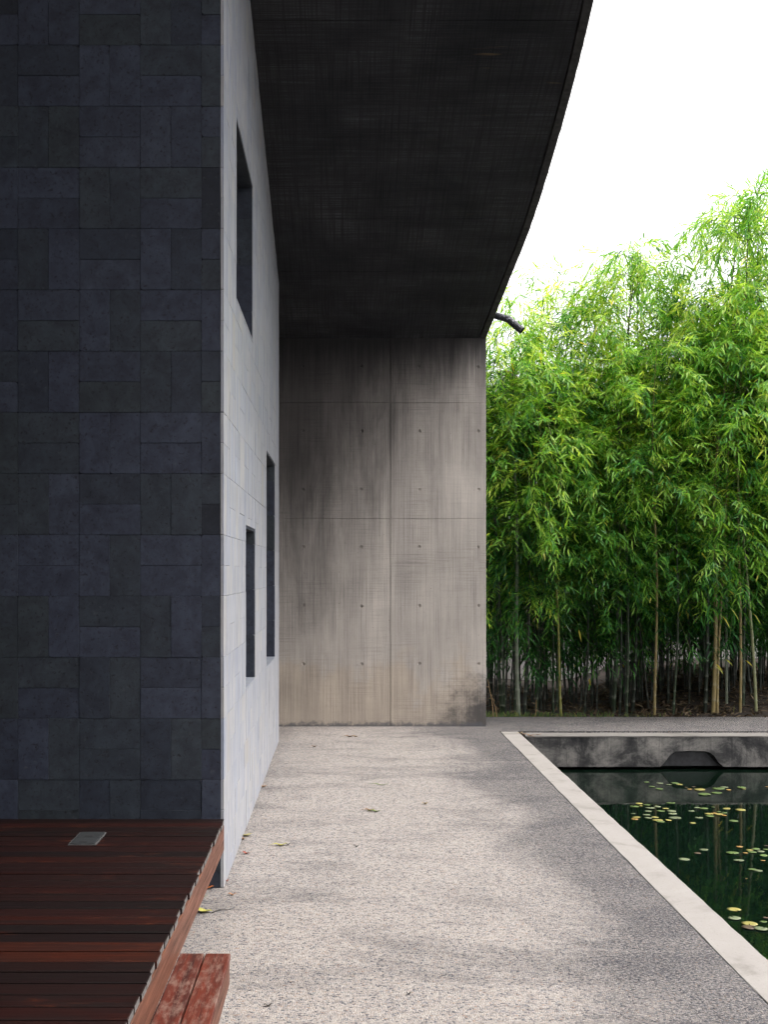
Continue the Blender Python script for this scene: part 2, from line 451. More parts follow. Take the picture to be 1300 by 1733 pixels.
M['grass'] = mat_leaf('grass_blade', [(0.0, (0.03,0.09,0.02)), (0.7, (0.10,0.18,0.04)), (1.0, (0.30,0.22,0.10))], 0.35)
M['metal'] = mat_plain('dull_dark_metal', (0.0126,0.0144,0.0162), 0.8, 0.25, 30)
M['pipe'] = None

# ------------------------------------------------------------------ measures
Y1 = 5.79                         # face of the dark wall
Y2 = 11.83                        # face of the concrete end wall
YW = 10.80                        # far end of the white wall
XW = -0.583                       # face of the white wall
MOD = 0.30                        # tile module
ZL0 = 0.229                       # a bed joint
def soffit_z(d):
    if d >= 3.0: return EYE + 2.337 + 0.286 * (11.83 - d)
    return EYE + 2.337 + 0.286 * 8.83 + 0.10 * (3.0 - d)
EDGE = [(12.2, 1.405), (11.83, 1.437), (10.76, 1.517), (9.84, 1.582), (8.70, 1.604), (7.99, 1.600), (7.39, 1.580), (5.5, 1.50), (3.0, 1.38), (0.0, 1.22), (-4.0, 1.05)]
def edge_x(d):
    xs = [e[0] for e in EDGE][::-1]; ys = [e[1] for e in EDGE][::-1]
    n = len(xs)
    for i in range(n-1):
        if xs[i] <= d <= xs[i+1]:
            m = []
            for j in (i, i+1):
                a = max(0, j-1); b = min(n-1, j+1)
                m.append((ys[b]-ys[a])/(xs[b]-xs[a]))
            h = xs[i+1]-xs[i]; t = (d-xs[i])/h
            return ((2*t**3-3*t*t+1)*ys[i] + (t**3-2*t*t+t)*h*m[0] + (-2*t**3+3*t*t)*ys[i+1] + (t**3-t*t)*h*m[1])
    return ys[0] if d < xs[0] else ys[-1]

# ------------------------------------------------------------------ the setting: ground, water
bm = bmesh.new()
POOL = (1.55, 9.0, -2.0, 11.42)   # hole left for the pool
ground_z = -0.06
xs = [-120, 1.50, 9.2, 120]; ys = [-120, -2.2, 11.475, 220]
for i in range(3):
    for j in range(3):
        if i == 1 and j == 1: continue
        v = [bm.verts.new((xs[a], ys[b], ground_z)) for a, b in ((i,j),(i+1,j),(i+1,j+1),(i,j+1))]
        bm.faces.new(v)
bmesh.ops.remove_doubles(bm, verts=bm.verts, dist=1e-4)
bmo('ground', bm, M['earth'], kind='structure')

bm = bmesh.new()
box(bm, -3.0, 1.522, -4.0, 5.742, -0.08, 0.0)
bmo('walkway', bm, M['agg'], kind='structure')
bm = bmesh.new()
box(bm, -3.0, 1.522, 5.746, 11.475, -0.08, -0.0015)
box(bm, -3.0, 9.3, 11.475, 12.60, -0.08, -0.0015)
bmo('walkway', bm, M['agg'], kind='structure')

bm = bmesh.new()
v = [bm.verts.new(p) for p in ((1.5,-2.2,-0.323),(9.2,-2.2,-0.323),(9.2,11.6,-0.323),(1.5,11.6,-0.323))]
bm.faces.new(v)
bmo('water', bm, M['water'], kind='structure')

# pool edge along the walkway
kerb = empty('pool_kerb', (1.53, 0, 0), label='pale cement pool kerb running along the walkway towards the bamboo', cat='kerb')
rng = random.Random(5)
bm = bmesh.new()
n = 90
L = [-2.0 + (11.435+2.0)*i/n for i in range(n+1)]
prof = [(0.0, -0.5), (0.0, -0.002), (0.002, 0.0), (0.168, 0.0), (0.178, -0.010), (0.178, -0.10), (0.10, -0.12), (0.10, -0.5)]
rows = []
for y in L:
    rows.append([bm.verts.new((a + (rng.uniform(-0.003,0.002) if 0.15 < a < 0.2 else rng.uniform(-0.0008,0.0008)), y, b + (rng.uniform(-0.002,0.001) if b > -0.02 else 0))) for a, b in prof])
for a, b in zip(rows, rows[1:]):
    for k in range(len(prof)-1):
        bm.faces.new((a[k], a[k+1], b[k+1], b[k]))
bm.faces.new(rows[-1]); bm.faces.new(list(reversed(rows[0])))
bmesh.ops.recalc_face_normals(bm, faces=bm.faces)
bmo('kerb_top', bm, M['kerb'], kerb)
bm = bmesh.new(); box(bm, -0.0075, -0.001, -2.0, 11.43, -0.05, -0.0035); bmo('gap_shade_strip', bm, M['black'], kerb)  # black strip drawn in for the shade of the kerb gap

# pool wall at the far end: pale coping, stained face with a trapezoid niche, undercut at the water
pw = empty('pool_wall', (5.0, 11.15, -0.32), label='stained concrete end wall of the pool with a dark overflow niche', cat='pool wall')
inv = Vector((-5.0, -11.15, 0.32))
def rel(bm, off):
    for v in bm.verts: v.co += off
bm = bmesh.new()
xx = [1.73 + (9.2-1.73)*i/70 for i in range(71)]
prof = [(11.16, -0.016), (11.149, -0.014), (11.147, -0.004), (11.152, 0.0), (11.36, 0.0), (11.36, -0.2)]
rows = [[bm.verts.new((x, a + (rng.uniform(-0.003,0.002) if a < 11.2 else 0), b + (rng.uniform(-0.002,0.001)))) for a, b in prof] for x in xx]
for a, b in zip(rows, rows[1:]):
    for k in range(len(prof)-1):
        bm.faces.new((a[k], b[k], b[k+1], a[k+1]))
bmesh.ops.recalc_face_normals(bm, faces=bm.faces)
rel(bm, inv); bmo('coping', bm, M['coping'], pw)
bm = bmesh.new()
zb, zt, yf, yb = -0.295, -0.0155, 11.152, 11.215
nx = [(3.00, zb), (3.045, -0.25), (3.085, -0.19), (3.12, -0.160), (3.17, -0.147), (3.30, -0.143), (3.42, -0.147), (3.47, -0.160), (3.51, -0.19), (3.55, -0.25), (3.60, zb)]
A = [bm.verts.new((x, yf, z)) for x, z in ((1.70, zb), (1.70, zt), (9.2, zt), (9.2, zb))]
P = [bm.verts.new((x, yf, z)) for x, z in nx]
Q = [bm.verts.new((x + (0.02 if x < 3.3 else -0.02), yb, z - (0.012 if z > -0.2 else 0))) for x, z in nx]
bm.faces.new((A[0], P[0], P[1], P[2], P[3], P[4], P[5], A[1])); bm.faces.new((A[1], P[5], A[2])); bm.faces.new((A[2], P[5], P[6], P[7], P[8], P[9], P[10], A[3]))
for i in range(10): bm.faces.new((P[i], Q[i], Q[i+1], P[i+1]))
qf = bm.faces.new(Q); qf.material_index = 1
B = [bm.verts.new((x, 11.40, zb)) for x in (1.70, 9.2)]
bm.faces.new((A[0], B[0], B[1], A[3], P[10], Q[10], Q[0], P[0]))
bmesh.ops.recalc_face_normals(bm, faces=bm.faces)
rel(bm, inv); pwf = bmo('wall_face', bm, M['poolwall'], pw); pwf.data.materials.append(M['damp'])
bm = bmesh.new(); box(bm, 1.55, 9.2, 11.362, 11.474, -0.6, -0.06); rel(bm, inv); bmo('recess', bm, M['black'], pw)

# ------------------------------------------------------------------ tiles
def tile_mesh(w, h, seed, th, chip):
    """a thin slab, face towards -Y, centred in x and z, back at y = th"""
    rg = random.Random(seed)
    g = 0.0007
    a, b = w/2 - g, h/2 - g
    pts = []
    for sx, sz in ((-1,-1),(1,-1),(1,1),(-1,1)):
        c = rg.uniform(0.0015, 0.004) if rg.random() < 0.72 else rg.uniform(0.006, chip)
        c = min(c, a*0.5, b*0.5)
        e1 = (sx*a, sz*(b-c)); e2 = (sx*(a-c), sz*b); md = (sx*(a-c*0.32), sz*(b-c*0.32))
        pts += [e2, md, e1] if sx*sz < 0 else [e1, md, e2]
    order = pts
    cx = [(math.atan2(p[1]/h, p[0]/w), p) for p in order]
    order = [p for _, p in sorted(cx)]
    bm = bmesh.new()
    ch = 0.0009
    f0 = [bm.verts.new((x*(1-ch/a), 0, z*(1-ch/b))) for x, z in order]
    f1 = [bm.verts.new((x, ch, z)) for x, z in order]
    f2 = [bm.verts.new((x, th, z)) for x, z in order]
    n = len(order)
    bm.faces.new(f0)
    for u, v in ((f0, f1), (f1, f2)):
        for k in range(n):
            bm.faces.new((u[k], v[k], v[(k+1) % n], u[(k+1) % n]))
    bmesh.ops.recalc_face_normals(bm, faces=bm.faces)
    me = bpy.data.meshes.new('tile')
    bm.normal_update(); bm.to_mesh(me); bm.free()
    return me
TC = {}
def get_tile(w, h, seed, th, mat, chip=0.014):
    k = (round(w, 3), round(h, 3), seed % 7, mat.name)
    if k not in TC:
        TC[k] = tile_mesh(w, h, hash(k[:3]) & 0xffff, th, chip)
        TC[k].materials.append(mat)
    return TC[k]
def weave(u0, u1, z0, z1, uref, flip, parity=0):
    """basket weave of 1:2 tiles on the module, cut to the rectangle"""
    out = []
    i0 = math.floor((u0-uref)/MOD) - 1; i1 = math.ceil((u1-uref)/MOD) + 1
    j0 = math.floor((z0-ZL0)/MOD) - 1; j1 = math.ceil((z1-ZL0)/MOD) + 1
    for i in range(i0, i1):
        for j in range(j0, j1):
            a, b = uref + i*MOD, ZL0 + j*MOD
            if (i + j + parity) % 2 == 0: rs = [(a, a+MOD/2, b, b+MOD), (a+MOD/2, a+MOD, b, b+MOD)]
            else: rs = [(a, a+MOD, b, b+MOD/2), (a, a+MOD, b+MOD/2, b+MOD)]
            for r in rs:
                q = (max(r[0], u0), min(r[1], u1), max(r[2], z0), min(r[3], z1))
                if q[1]-q[0] > 0.012 and q[3]-q[2] > 0.012: out.append(q)
    return out

rng = random.Random(11)
# dark wall
dw = empty('dark_stone_wall', (-1.7, Y1, 0), label='dark grey stone wall tiled in a basket weave behind the timber deck', cat='wall')
DX0 = -2.80
bm = bmesh.new(); box(bm, DX0, XW-0.018, Y1+0.0045, Y1+0.30, -0.05, soffit_z(Y1)+0.12); rel(bm, Vector((1.7, -Y1, 0)))
bmo('wall_core', bm, M['grout_dark'], dw)
for q in weave(DX0, XW-0.0165, 0.0, soffit_z(Y1)-0.01, -0.693, False, 0):
    me = get_tile(q[1]-q[0], q[3]-q[2], rng.randrange(99), 0.016, M['dark'])
    link('tile', me, None, dw, ((q[0]+q[1])/2+1.7, rng.uniform(-0.0018, 0.0012), (q[2]+q[3])/2), (rng.uniform(-.004,.004), 0, rng.uniform(-.004,.004)))

# white wall with three openings
ww = empty('white_marble_wall', (XW, 8.3, 0), label='pale veined marble wall with three openings seen at a steep angle', cat='wall')
WIN = [(6.48, 7.67, 3.03, 4.05), (7.11, 7.88, 0.829, 1.83), (9.04, 10.18, 0.80, 2.475)]
def wtop(y): return soffit_z(y) + 0.06
cuts = sorted({Y1+0.30, YW} | {w[0] for w in WIN} | {w[1] for w in WIN})
off = Vector((-XW, -8.3, 0))
bm = bmesh.new()
for a, b in zip(cuts, cuts[1:]):
    z = -0.05
    for wi in sorted([w for w in WIN if w[0] <= a + 1e-6 and w[1] >= b - 1e-6], key=lambda w: w[2]):
        box(bm, XW-0.33, XW-0.016, a, b, z, wi[2]); z = wi[3]
    vs = box(bm, XW-0.33, XW-0.016, a, b, z, wtop(b))
    for v in (vs[4], vs[5]): v.co.z = wtop(a)
box(bm, XW-0.33, XW-0.016, Y1+0.018, Y1+0.30, -0.05, wtop(Y1+0.3))
rel(bm, off); bmo('wall_core', bm, M['grout_white'], ww)
bm = bmesh.new(); box(bm, XW-0.40, XW-0.335, Y1+0.31, YW, -0.05, 4.4); rel(bm, off); bmo('inner_leaf', bm, M['black'], ww)
def subtract(q):
    parts = [q]
    for wa, wb, wc, wd in WIN:
        nxt = []
        for a, b, c, d in parts:
            if b <= wa or a >= wb or d <= wc or c >= wd: nxt.append((a, b, c, d)); continue
            if a < wa: nxt.append((a, wa, c, d))
            if b > wb: nxt.append((wb, b, c, d))
            aa, bb = max(a, wa), min(b, wb)
            if c < wc: nxt.append((aa, bb, c, wc))
            if d > wd: nxt.append((aa, bb, wd, d))
        parts = nxt
    return parts
tiles = []
for q in weave(Y1-0.002, YW, 0.0, 5.75, Y1-0.002, True, 1):
    top = soffit_z((q[0]+q[1])/2) + 0.05
    if q[2] > top - 0.02: continue
    q = (q[0], q[1], q[2], min(q[3], top))
    for s in subtract(q):
        if s[1]-s[0] > 0.008 and s[3]-s[2] > 0.008:
            size = abs(XW)*F*(1/s[0]-1/s[1]) * (s[3]-s[2])*F/s[0]
            if s[2] > EYE + 1.0*s[0]*0.4835: size *= 0.05       # above the frame
            tiles.append((size, s))
tiles.sort(key=lambda t: -t[0])
merged = bmesh.new()
for k, (_, s) in enumerate(tiles):
    me = get_tile(s[1]-s[0], s[3]-s[2], rng.randrange(99), 0.015, M['white'], 0.008)
    loc = (rng.uniform(-0.0012, 0.0008), (s[0]+s[1])/2-8.3, (s[2]+s[3])/2)
    if k < 290:
        link('tile', me, None, ww, loc, (0, 0, R(90)))
    else:
        t_ = bmesh.new(); t_.from_mesh(me)
        t_.transform(Matrix.Translation(loc) @ Matrix.Rotation(R(90), 4, 'Z'))
        tmp = bpy.data.meshes.new('tmp'); t_.to_mesh(tmp); t_.free(); merged.from_mesh(tmp); bpy.data.meshes.remove(tmp)
bmo('far_tiles', merged, M['white'], ww, kind='stuff')
for wa, wb, wc, wd in WIN:
    bm = bmesh.new()
    box(bm, -0.33, -0.017, wb-8.3-0.0165, wb-8.3-0.010, wc, wd)
    box(bm, -0.33, -0.002, wa-8.3+0.001, wa-8.3+0.016, wc+0.02, wd-0.02)
    wr = bmo('window_opening', bm, M['grout_dark'], ww)
    bm = bmesh.new(); box(bm, -0.33, -0.003, wa-8.3+0.001, wb-8.3-0.001, wd-0.018, wd-0.001); bmo('head_slab', bm, M['dark'], wr)
    bm = bmesh.new(); box(bm, -0.33, 0.001, wa-8.3+0.001, wb-8.3-0.001, wc+0.001, wc+0.018); bmo('sill_slab', bm, M['white'], wr)
    z = wc + 0.018
    while z < wd - 0.03:
        nz = ZL0 + MOD*(math.floor((z + 0.02 - ZL0)/MOD) + 1)
        nz = min(nz, wd - 0.018)
        if nz - z > 0.01:
            link('jamb_tile', get_tile(0.30, nz-z, rng.randrange(99), 0.012, M['dark']), None, wr, (-0.153, wb-8.3-0.030+rng.uniform(-.001,.001), (z+nz)/2))
        z = nz

# ------------------------------------------------------------------ concrete end wall
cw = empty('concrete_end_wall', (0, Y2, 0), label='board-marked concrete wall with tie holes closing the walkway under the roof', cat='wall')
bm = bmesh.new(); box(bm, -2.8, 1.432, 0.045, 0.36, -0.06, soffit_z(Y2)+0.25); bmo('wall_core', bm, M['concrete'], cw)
HX = [-0.981, -0.396, 0.189, 0.769, 1.36]
HZ = [0.627, 1.207, 1.7925, 2.372, 2.952, 3.60]
cols = [(-2.8, 0.479), (0.479, 1.437)]
rows_ = [(-0.05, 2.08), (2.08, 3.24), (3.24, soffit_z(Y2)+0.02)]
rng = random.Random(21)
def ragged(a, b, n, amp):
    return [a + (b-a)*k/n for k in range(n+1)]
for cx0, cx1 in cols:
    for rz0, rz1 in rows_:
        g = 0.0018
        x0, x1, z0, z1 = cx0 + (g*1.6 if cx0 > 0 else 0), cx1 - (g*1.6 if cx1 < 1 else 0), rz0 + (g*0.7 if rz0 > 0 else 0), rz1 - g*0.7
        dy = rng.uniform(-0.003, 0.002)
        hx = [h for h in HX if x0 < h < x1]; hz = [h for h in HZ if z0+0.03 < h < z1-0.03]
        bx = [x0] + [(a+b)/2 for a, b in zip(hx, hx[1:])] + [x1]
        bz = [z0] + [(a+b)/2 for a, b in zip(hz, hz[1:])] + [z1]
        bm = bmesh.new()
        plugs = []
        for i, hxx in enumerate(hx):
            for j, hzz in enumerate(hz):
                X0, X1, Z0, Z1 = bx[i], bx[i+1], bz[j], bz[j+1]
                c = (hxx + rng.uniform(-.004,.004), hzz + rng.uniform(-.004,.004))
                rad = 0.0165 if abs(hxx-1.36) > 0.01 else 0.015
                angs = sorted([2*math.pi*k/16 for k in range(16)] + [math.atan2(zz-c[1], xx_-c[0]) % (2*math.pi) for xx_ in (X0, X1) for zz in (Z0, Z1)])
                o_, i_, d_ = [], [], []
                for an in angs:
                    ca, sa = math.cos(an), math.sin(an)
                    tt = min([((X1-c[0])/ca) if ca > 1e-9 else 1e9, ((X0-c[0])/ca) if ca < -1e-9 else 1e9, ((Z1-c[1])/sa) if sa > 1e-9 else 1e9, ((Z0-c[1])/sa) if sa < -1e-9 else 1e9])
                    jr = rng.uniform(0.94, 1.06)
                    o_.append(bm.verts.new((c[0]+ca*tt, dy, c[1]+sa*tt)))
                    i_.append(bm.verts.new((c[0]+ca*rad*jr, dy, c[1]+sa*rad*jr)))
                    d_.append(bm.verts.new((c[0]+ca*rad*0.7, 0.012, c[1]+sa*rad*0.7)))
                n = len(angs)
                for k in range(n):
                    m = (k+1) % n
                    bm.faces.new((o_[k], o_[m], i_[m], i_[k]))
                    bm.faces.new((i_[k], i_[m], d_[m], d_[k]))
                plugs.append((c, rad))
        bmesh.ops.remove_doubles(bm, verts=bm.verts, dist=1e-5)
        # side faces
        for (p, q) in (((x0,z0),(x1,z0)), ((x1,z0),(x1,z1)), ((x1,z1),(x0,z1)), ((x0,z1),(x0,z0))):
            vs = [bm.verts.new((p[0], dy, p[1])), bm.verts.new((q[0], dy, q[1])), bm.verts.new((q[0], 0.044, q[1])), bm.verts.new((p[0], 0.044, p[1]))]
            bm.faces.new(vs)
        bmesh.ops.recalc_face_normals(bm, faces=bm.faces)
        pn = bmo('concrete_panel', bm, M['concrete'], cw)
        for c, rad in plugs:
            b2 = bmesh.new()
            bmesh.ops.create_circle(b2, cap_ends=True, segments=14, radius=rad*0.72, matrix=Matrix.Translation((c[0], 0.0115, c[1])) @ Matrix.Rotation(R(90), 4, 'X'))
            bmo('tie_hole', b2, M['concrete'], pn)

# ------------------------------------------------------------------ roof canopy
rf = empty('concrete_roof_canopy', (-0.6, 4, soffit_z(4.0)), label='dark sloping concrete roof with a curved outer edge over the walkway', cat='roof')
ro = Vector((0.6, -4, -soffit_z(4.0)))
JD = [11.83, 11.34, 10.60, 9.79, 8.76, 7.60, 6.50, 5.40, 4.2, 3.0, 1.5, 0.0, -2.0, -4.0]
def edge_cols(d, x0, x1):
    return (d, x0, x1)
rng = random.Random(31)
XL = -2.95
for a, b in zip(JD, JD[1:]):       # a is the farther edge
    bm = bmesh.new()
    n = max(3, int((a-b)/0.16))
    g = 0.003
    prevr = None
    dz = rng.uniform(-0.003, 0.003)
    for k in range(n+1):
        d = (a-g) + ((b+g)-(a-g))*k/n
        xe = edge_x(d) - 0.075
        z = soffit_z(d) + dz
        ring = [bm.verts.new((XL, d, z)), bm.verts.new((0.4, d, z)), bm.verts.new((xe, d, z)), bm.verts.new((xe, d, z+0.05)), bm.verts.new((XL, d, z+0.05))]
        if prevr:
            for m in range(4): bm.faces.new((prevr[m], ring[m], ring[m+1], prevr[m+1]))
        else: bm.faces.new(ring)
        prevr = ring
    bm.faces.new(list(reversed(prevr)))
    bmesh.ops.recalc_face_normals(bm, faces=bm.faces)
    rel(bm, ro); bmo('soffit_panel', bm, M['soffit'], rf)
def sweep(name, mat, prof, d0, d1, step, jit):
    bm = bmesh.new(); prevr = None
    n = int((d0-d1)/step)
    for k in range(n+1):
        d = d0 + (d1-d0)*k/n
        xe, z = edge_x(d), soffit_z(d)
        ring = [bm.verts.new((xe + px_ + (rng.uniform(-jit, jit) if j_ else 0), d, z + pz + (rng.uniform(-jit, jit) if j_ else 0))) for px_, pz, j_ in prof]
        if prevr:
            m = len(prof)
            for i in range(m): bm.faces.new((prevr[i], ring[i], ring[(i+1) % m], prevr[(i+1) % m]))
        else: bm.faces.new(ring)
        prevr = ring
    bm.faces.new(list(reversed(prevr)))
    bmesh.ops.recalc_face_normals(bm, faces=bm.faces)
    rel(bm, ro); return bmo(name, bm, mat, rf)
sweep('drip_edge', M['fascia_conc'], [(-0.060, -0.004, 1), (-0.006, -0.006, 1), (0.0, 0.004, 1), (0.0, 0.06, 0), (-0.060, 0.06, 0)], 12.19, -4.0, 0.05, 0.0018)
bm = bmesh.new(); prevr = None
for k in range(101):
    d = 12.19 + (-4.0-12.19)*k/100
    xe, z = edge_x(d) - 0.004, soffit_z(d)
    ring = [bm.verts.new(p) for p in ((XL, d, z+0.045), (xe, d, z+0.045), (xe, d, z+0.32), (XL, d, z+0.32))]
    if prevr:
        for i in range(4): bm.faces.new((prevr[i], ring[i], ring[(i+1) % 4], prevr[(i+1) % 4]))
    else: bm.faces.new(ring)
    prevr = ring
bm.faces.new(list(reversed(prevr)))
bmesh.ops.recalc_face_normals(bm, faces=bm.faces)
rel(bm, ro); bmo('roof_slab', bm, M['fascia_conc'], rf)

# rain spout on the roof edge
def mat_pipe():
    t = NT('flaking_black_pipe')
    v = t.co()
    f = t.noise(t.mapping(v, (1,1,1)), 40, 4, 0.7)
    col = t.mix(t.ramp(f, [(0.57, 0.0), (0.64, 1.0)]), (0.012,0.013,0.018), (0.26,0.26,0.30))
    return t.bsdf(col, 0.5, None, 0.5)
sp = empty('rain_spout', (1.50, 11.6, 4.10), label='bent black rainwater spout sticking out from the roof edge before the bamboo', cat='spout')
p0, p1, p2, p3 = Vector((1.38, 11.7, 4.125)), pd(846, 536, 11.6), pd(860, 540, 11.58), pd(884, 559.5, 11.52)
so_ = Vector((-1.50, -11.6, -4.10))
bm = bmesh.new()
tube(bm, [p0+so_, p1+so_, (p1*0.4+p2*0.6)+so_], 0.034, 12)
mp = mat_pipe()
bmo('pipe', bm, mp, sp, smooth=False)
bm = bmesh.new()
r_ = tube(bm, [(p1*0.35+p2*0.65)+so_, p2+so_, (p2*0.6+p3*0.4)+so_, p3+so_], [0.035, 0.036, 0.036, 0.037], 12, cap=False)
inner = [bm.verts.new(v.co*0.8 + (p3+so_)*0.2) for v in r_[-1]]
deep = [bm.verts.new(v.co - (p3-p2).normalized()*0.05) for v in inner]
for k in range(12):
    m = (k+1) % 12
    bm.faces.new((r_[-1][k], r_[-1][m], inner[m], inner[k])); bm.faces.new((inner[k], inner[m], deep[m], deep[k]))
bm.faces.new(deep)
bmo('elbow', bm, mp, sp)

# side wall that closes the porch on the left
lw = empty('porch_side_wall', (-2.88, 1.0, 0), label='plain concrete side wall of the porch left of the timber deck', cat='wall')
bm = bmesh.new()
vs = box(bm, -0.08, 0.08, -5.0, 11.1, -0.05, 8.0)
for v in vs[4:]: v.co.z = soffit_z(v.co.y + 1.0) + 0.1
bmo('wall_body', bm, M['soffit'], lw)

bk = empty('back_light_blocker', (-0.8, -4.1, 0), label='unseen concrete wall added behind the viewpoint to block light', cat='wall')  # wall out of view, added to cut light from behind the camera
bm = bmesh.new(); box(bm, -2.1, 2.0, -0.1, 0.1, -0.05, soffit_z(-4.0)+0.2); bmo('wall_body', bm, M['soffit'], bk)

# ------------------------------------------------------------------ timber deck
dk = empty('timber_deck', (-1.5, 4.0, 0), label='low dark red timber deck in front of the tiled wall', cat='deck')
rng = random.Random(41)
PIT = 0.0962
DT = 0.34
yy = Y1 - 0.012
DC = {}
k = 0
while yy > 1.6:
    x0, x1 = -2.78, -0.580 + rng.uniform(-0.004, 0.005)
    bm = bmesh.new()
    box(bm, x0+1.5, x1+1.5, yy-PIT+rng.uniform(0.006,0.0135)-4, yy-4, DT-0.024, DT + rng.uniform(-0.0015, 0.0015))
    bevel(bm, 0.0022)
    me = bpy.data.meshes.new('plank'); bm.normal_update(); bm.to_mesh(me); bm.free()
    me.materials.append(M['deck']); me.materials.append(M['endgrain'])
    for p in me.polygons:
        if p.normal.x > 0.9: p.material_index = 1
    link('plank', me, None, dk)
    yy -= PIT; k += 1
bm = bmesh.new(); box(bm, -0.585+1.5-0.020, -0.5785+1.5, 1.6-4, Y1-0.03-4, 0.193, DT-0.027); bevel(bm, 0.0025)
bmo('fascia_board', bm, M['fascia'], dk)
for x in (-0.72, -1.4, -2.1):
    bm = bmesh.new(); box(bm, x+1.5-0.04, x+1.5+0.04, 1.6-4, Y1-0.05-4, 0.22, DT-0.026); bmo('joist', bm, M['deck'], dk)
    for y in (2.6, 4.2, 5.5):
        bm = bmesh.new(); box(bm, x+1.5-0.05, x+1.5+0.05, y-0.05-4, y+0.05-4, 0.0, 0.221); bmo('bearer_block', bm, M['fascia_conc'], dk)
# floor socket in the deck
fs = empty('floor_socket', (-1.155, 5.345, DT), label='twin dark metal floor socket set into the deck boards', cat='floor socket')
for i in (0, 1):
    bm = bmesh.new(); box(bm, -0.056, 0.056, -0.116+0.118*i, -0.002+0.118*i, -0.004, 0.007); bevel(bm, 0.002)
    o = bmo('lid', bm, M['metal'], fs)
    bm = bmesh.new(); box(bm, -0.018, 0.018, -0.028+0.118*i-0.07, -0.016+0.118*i-0.07, 0.0072, 0.009); bmo('catch', bm, M['black'], o)
bm = bmesh.new(); box(bm, -0.062, 0.062, -0.122, 0.122, -0.004, 0.003); bmo('frame', bm, mat_plain('dull_steel', (0.09,0.09,0.09), 0.5), fs)

# step bench beside the deck
st = empty('timber_step', (-0.49, 3.4, 0), label='weathered red two-board timber step beside the deck', cat='step')
HT = 0.19
for x0, x1 in ((-0.580, -0.4935), (-0.4885, -0.400)):
    bm = bmesh.new(); box(bm, x0+0.49, x1+0.49, 1.6-3.4, 4.205-3.4+rng.uniform(-.003,.006), HT-0.024, HT + rng.uniform(-.001,.001)); bevel(bm, 0.003)
    bmo('plank', bm, M['step'], st)
bm = bmesh.new(); box(bm, -0.424+0.49, -0.402+0.49, 1.6-3.4, 4.195-3.4, 0.085, HT-0.0245); bevel(bm, 0.002); bmo('side_board', bm, M['fascia'], st)
bm = bmesh.new(); box(bm, -0.578+0.49, -0.4245+0.49, 4.170-3.4, 4.190-3.4, 0.085, HT-0.0245); bmo('end_board', bm, M['fascia'], st)
for y in (2.2, 4.05):
    bm = bmesh.new(); box(bm, -0.56+0.49, -0.44+0.49, y-3.45, y-3.35, 0.0, 0.164); bmo('support_block', bm, M['black'], st)

# ------------------------------------------------------------------ boundary wall, leaf mould bank behind the bamboo
bw = empty('boundary_wall', (4.5, 17.3, 0), label='pale rendered garden wall glimpsed behind the bamboo stems', cat='wall')
bm = bmesh.new(); box(bm, -10, 16, 0, 0.2, -0.1, 2.2); bmo('wall_body', bm, M['render'], bw)
bm = bmesh.new(); box(bm, -10.03, 16.03, -0.03, 0.23, 2.2, 2.28); bmo('coping', bm, M['render'], bw)
def bank(x, y):
    u = max(0.0, min(1.0, (x - 3.0)/1.8)); v = max(0.0, min(1.0, (y - 12.62)/1.6))
    s = u*u*(3-2*u)
    return -0.03 + 0.30*s*v*(2-v) + 0.03*math.sin(x*5.1+y*2.2)*s*v + 0.02*math.sin(x*3.3 + 1)*v
bm = bmesh.new()
NXG, NYG = 70, 30
gv = [[bm.verts.new((-3 + 13.0*i/NXG, 12.605 + 4.68*j/NYG, bank(-3 + 13.0*i/NXG, 12.605 + 4.68*j/NYG))) for j in range(NYG+1)] for i in range(NXG+1)]
for i in range(NXG):
    for j in range(NYG):
        bm.faces.new((gv[i][j], gv[i+1][j], gv[i+1][j+1], gv[i][j+1]))
bmo('planting_bed', bm, M['earth'], smooth=True, kind='structure')

# ------------------------------------------------------------------ leaves as arrays
class Leaves:
    def __init__(s): s.v = []; s.f = []; s.t = []
    def add(s, p, d, n, L, W, tone, curl=0.25):
        """lance leaf: six points, folded along the rib and drooping"""
        d = d.normalized()
        sd_ = d.cross(n)
        if sd_.length < 1e-4: sd_ = d.orthogonal()
        sd_.normalize(); n = sd_.cross(d).normalized()
        b = len(s.v)
        m1 = p + d*L*0.32 + n*0.0
        m2 = p + d*L*0.68 - n*L*curl*0.22
        tip = p + d*L*0.97 - n*L*curl*0.55
        up = n*W*0.22
        s.v += [p, m1 + sd_*W*0.5 + up, m1 - sd_*W*0.5 + up, m2 + sd_*W*0.36 + up*0.6, m2 - sd_*W*0.36 + up*0.6, tip, m1, m2]
        s.f += [(b, b+1, b+6), (b, b+6, b+2), (b+1, b+3, b+7, b+6), (b+6, b+7, b+4, b+2), (b+3, b+5, b+7), (b+7, b+5, b+4)]
        s.t += [tone]*8
    def mesh(s, name, mat):
        me = bpy.data.meshes.new(name)
        me.from_pydata([tuple(v) for v in s.v], [], s.f)
        a = me.attributes.new('tone', 'FLOAT', 'POINT')
        a.data.foreach_set('value', s.t)
        me.materials.append(mat)
        return me

def unit(rg, zs=1.0):
    while True:
        v = Vector((rg.uniform(-1,1), rg.uniform(-1,1), rg.uniform(-1,1)*zs))
        if 0.05 < v.length < 1: return v.normalized()

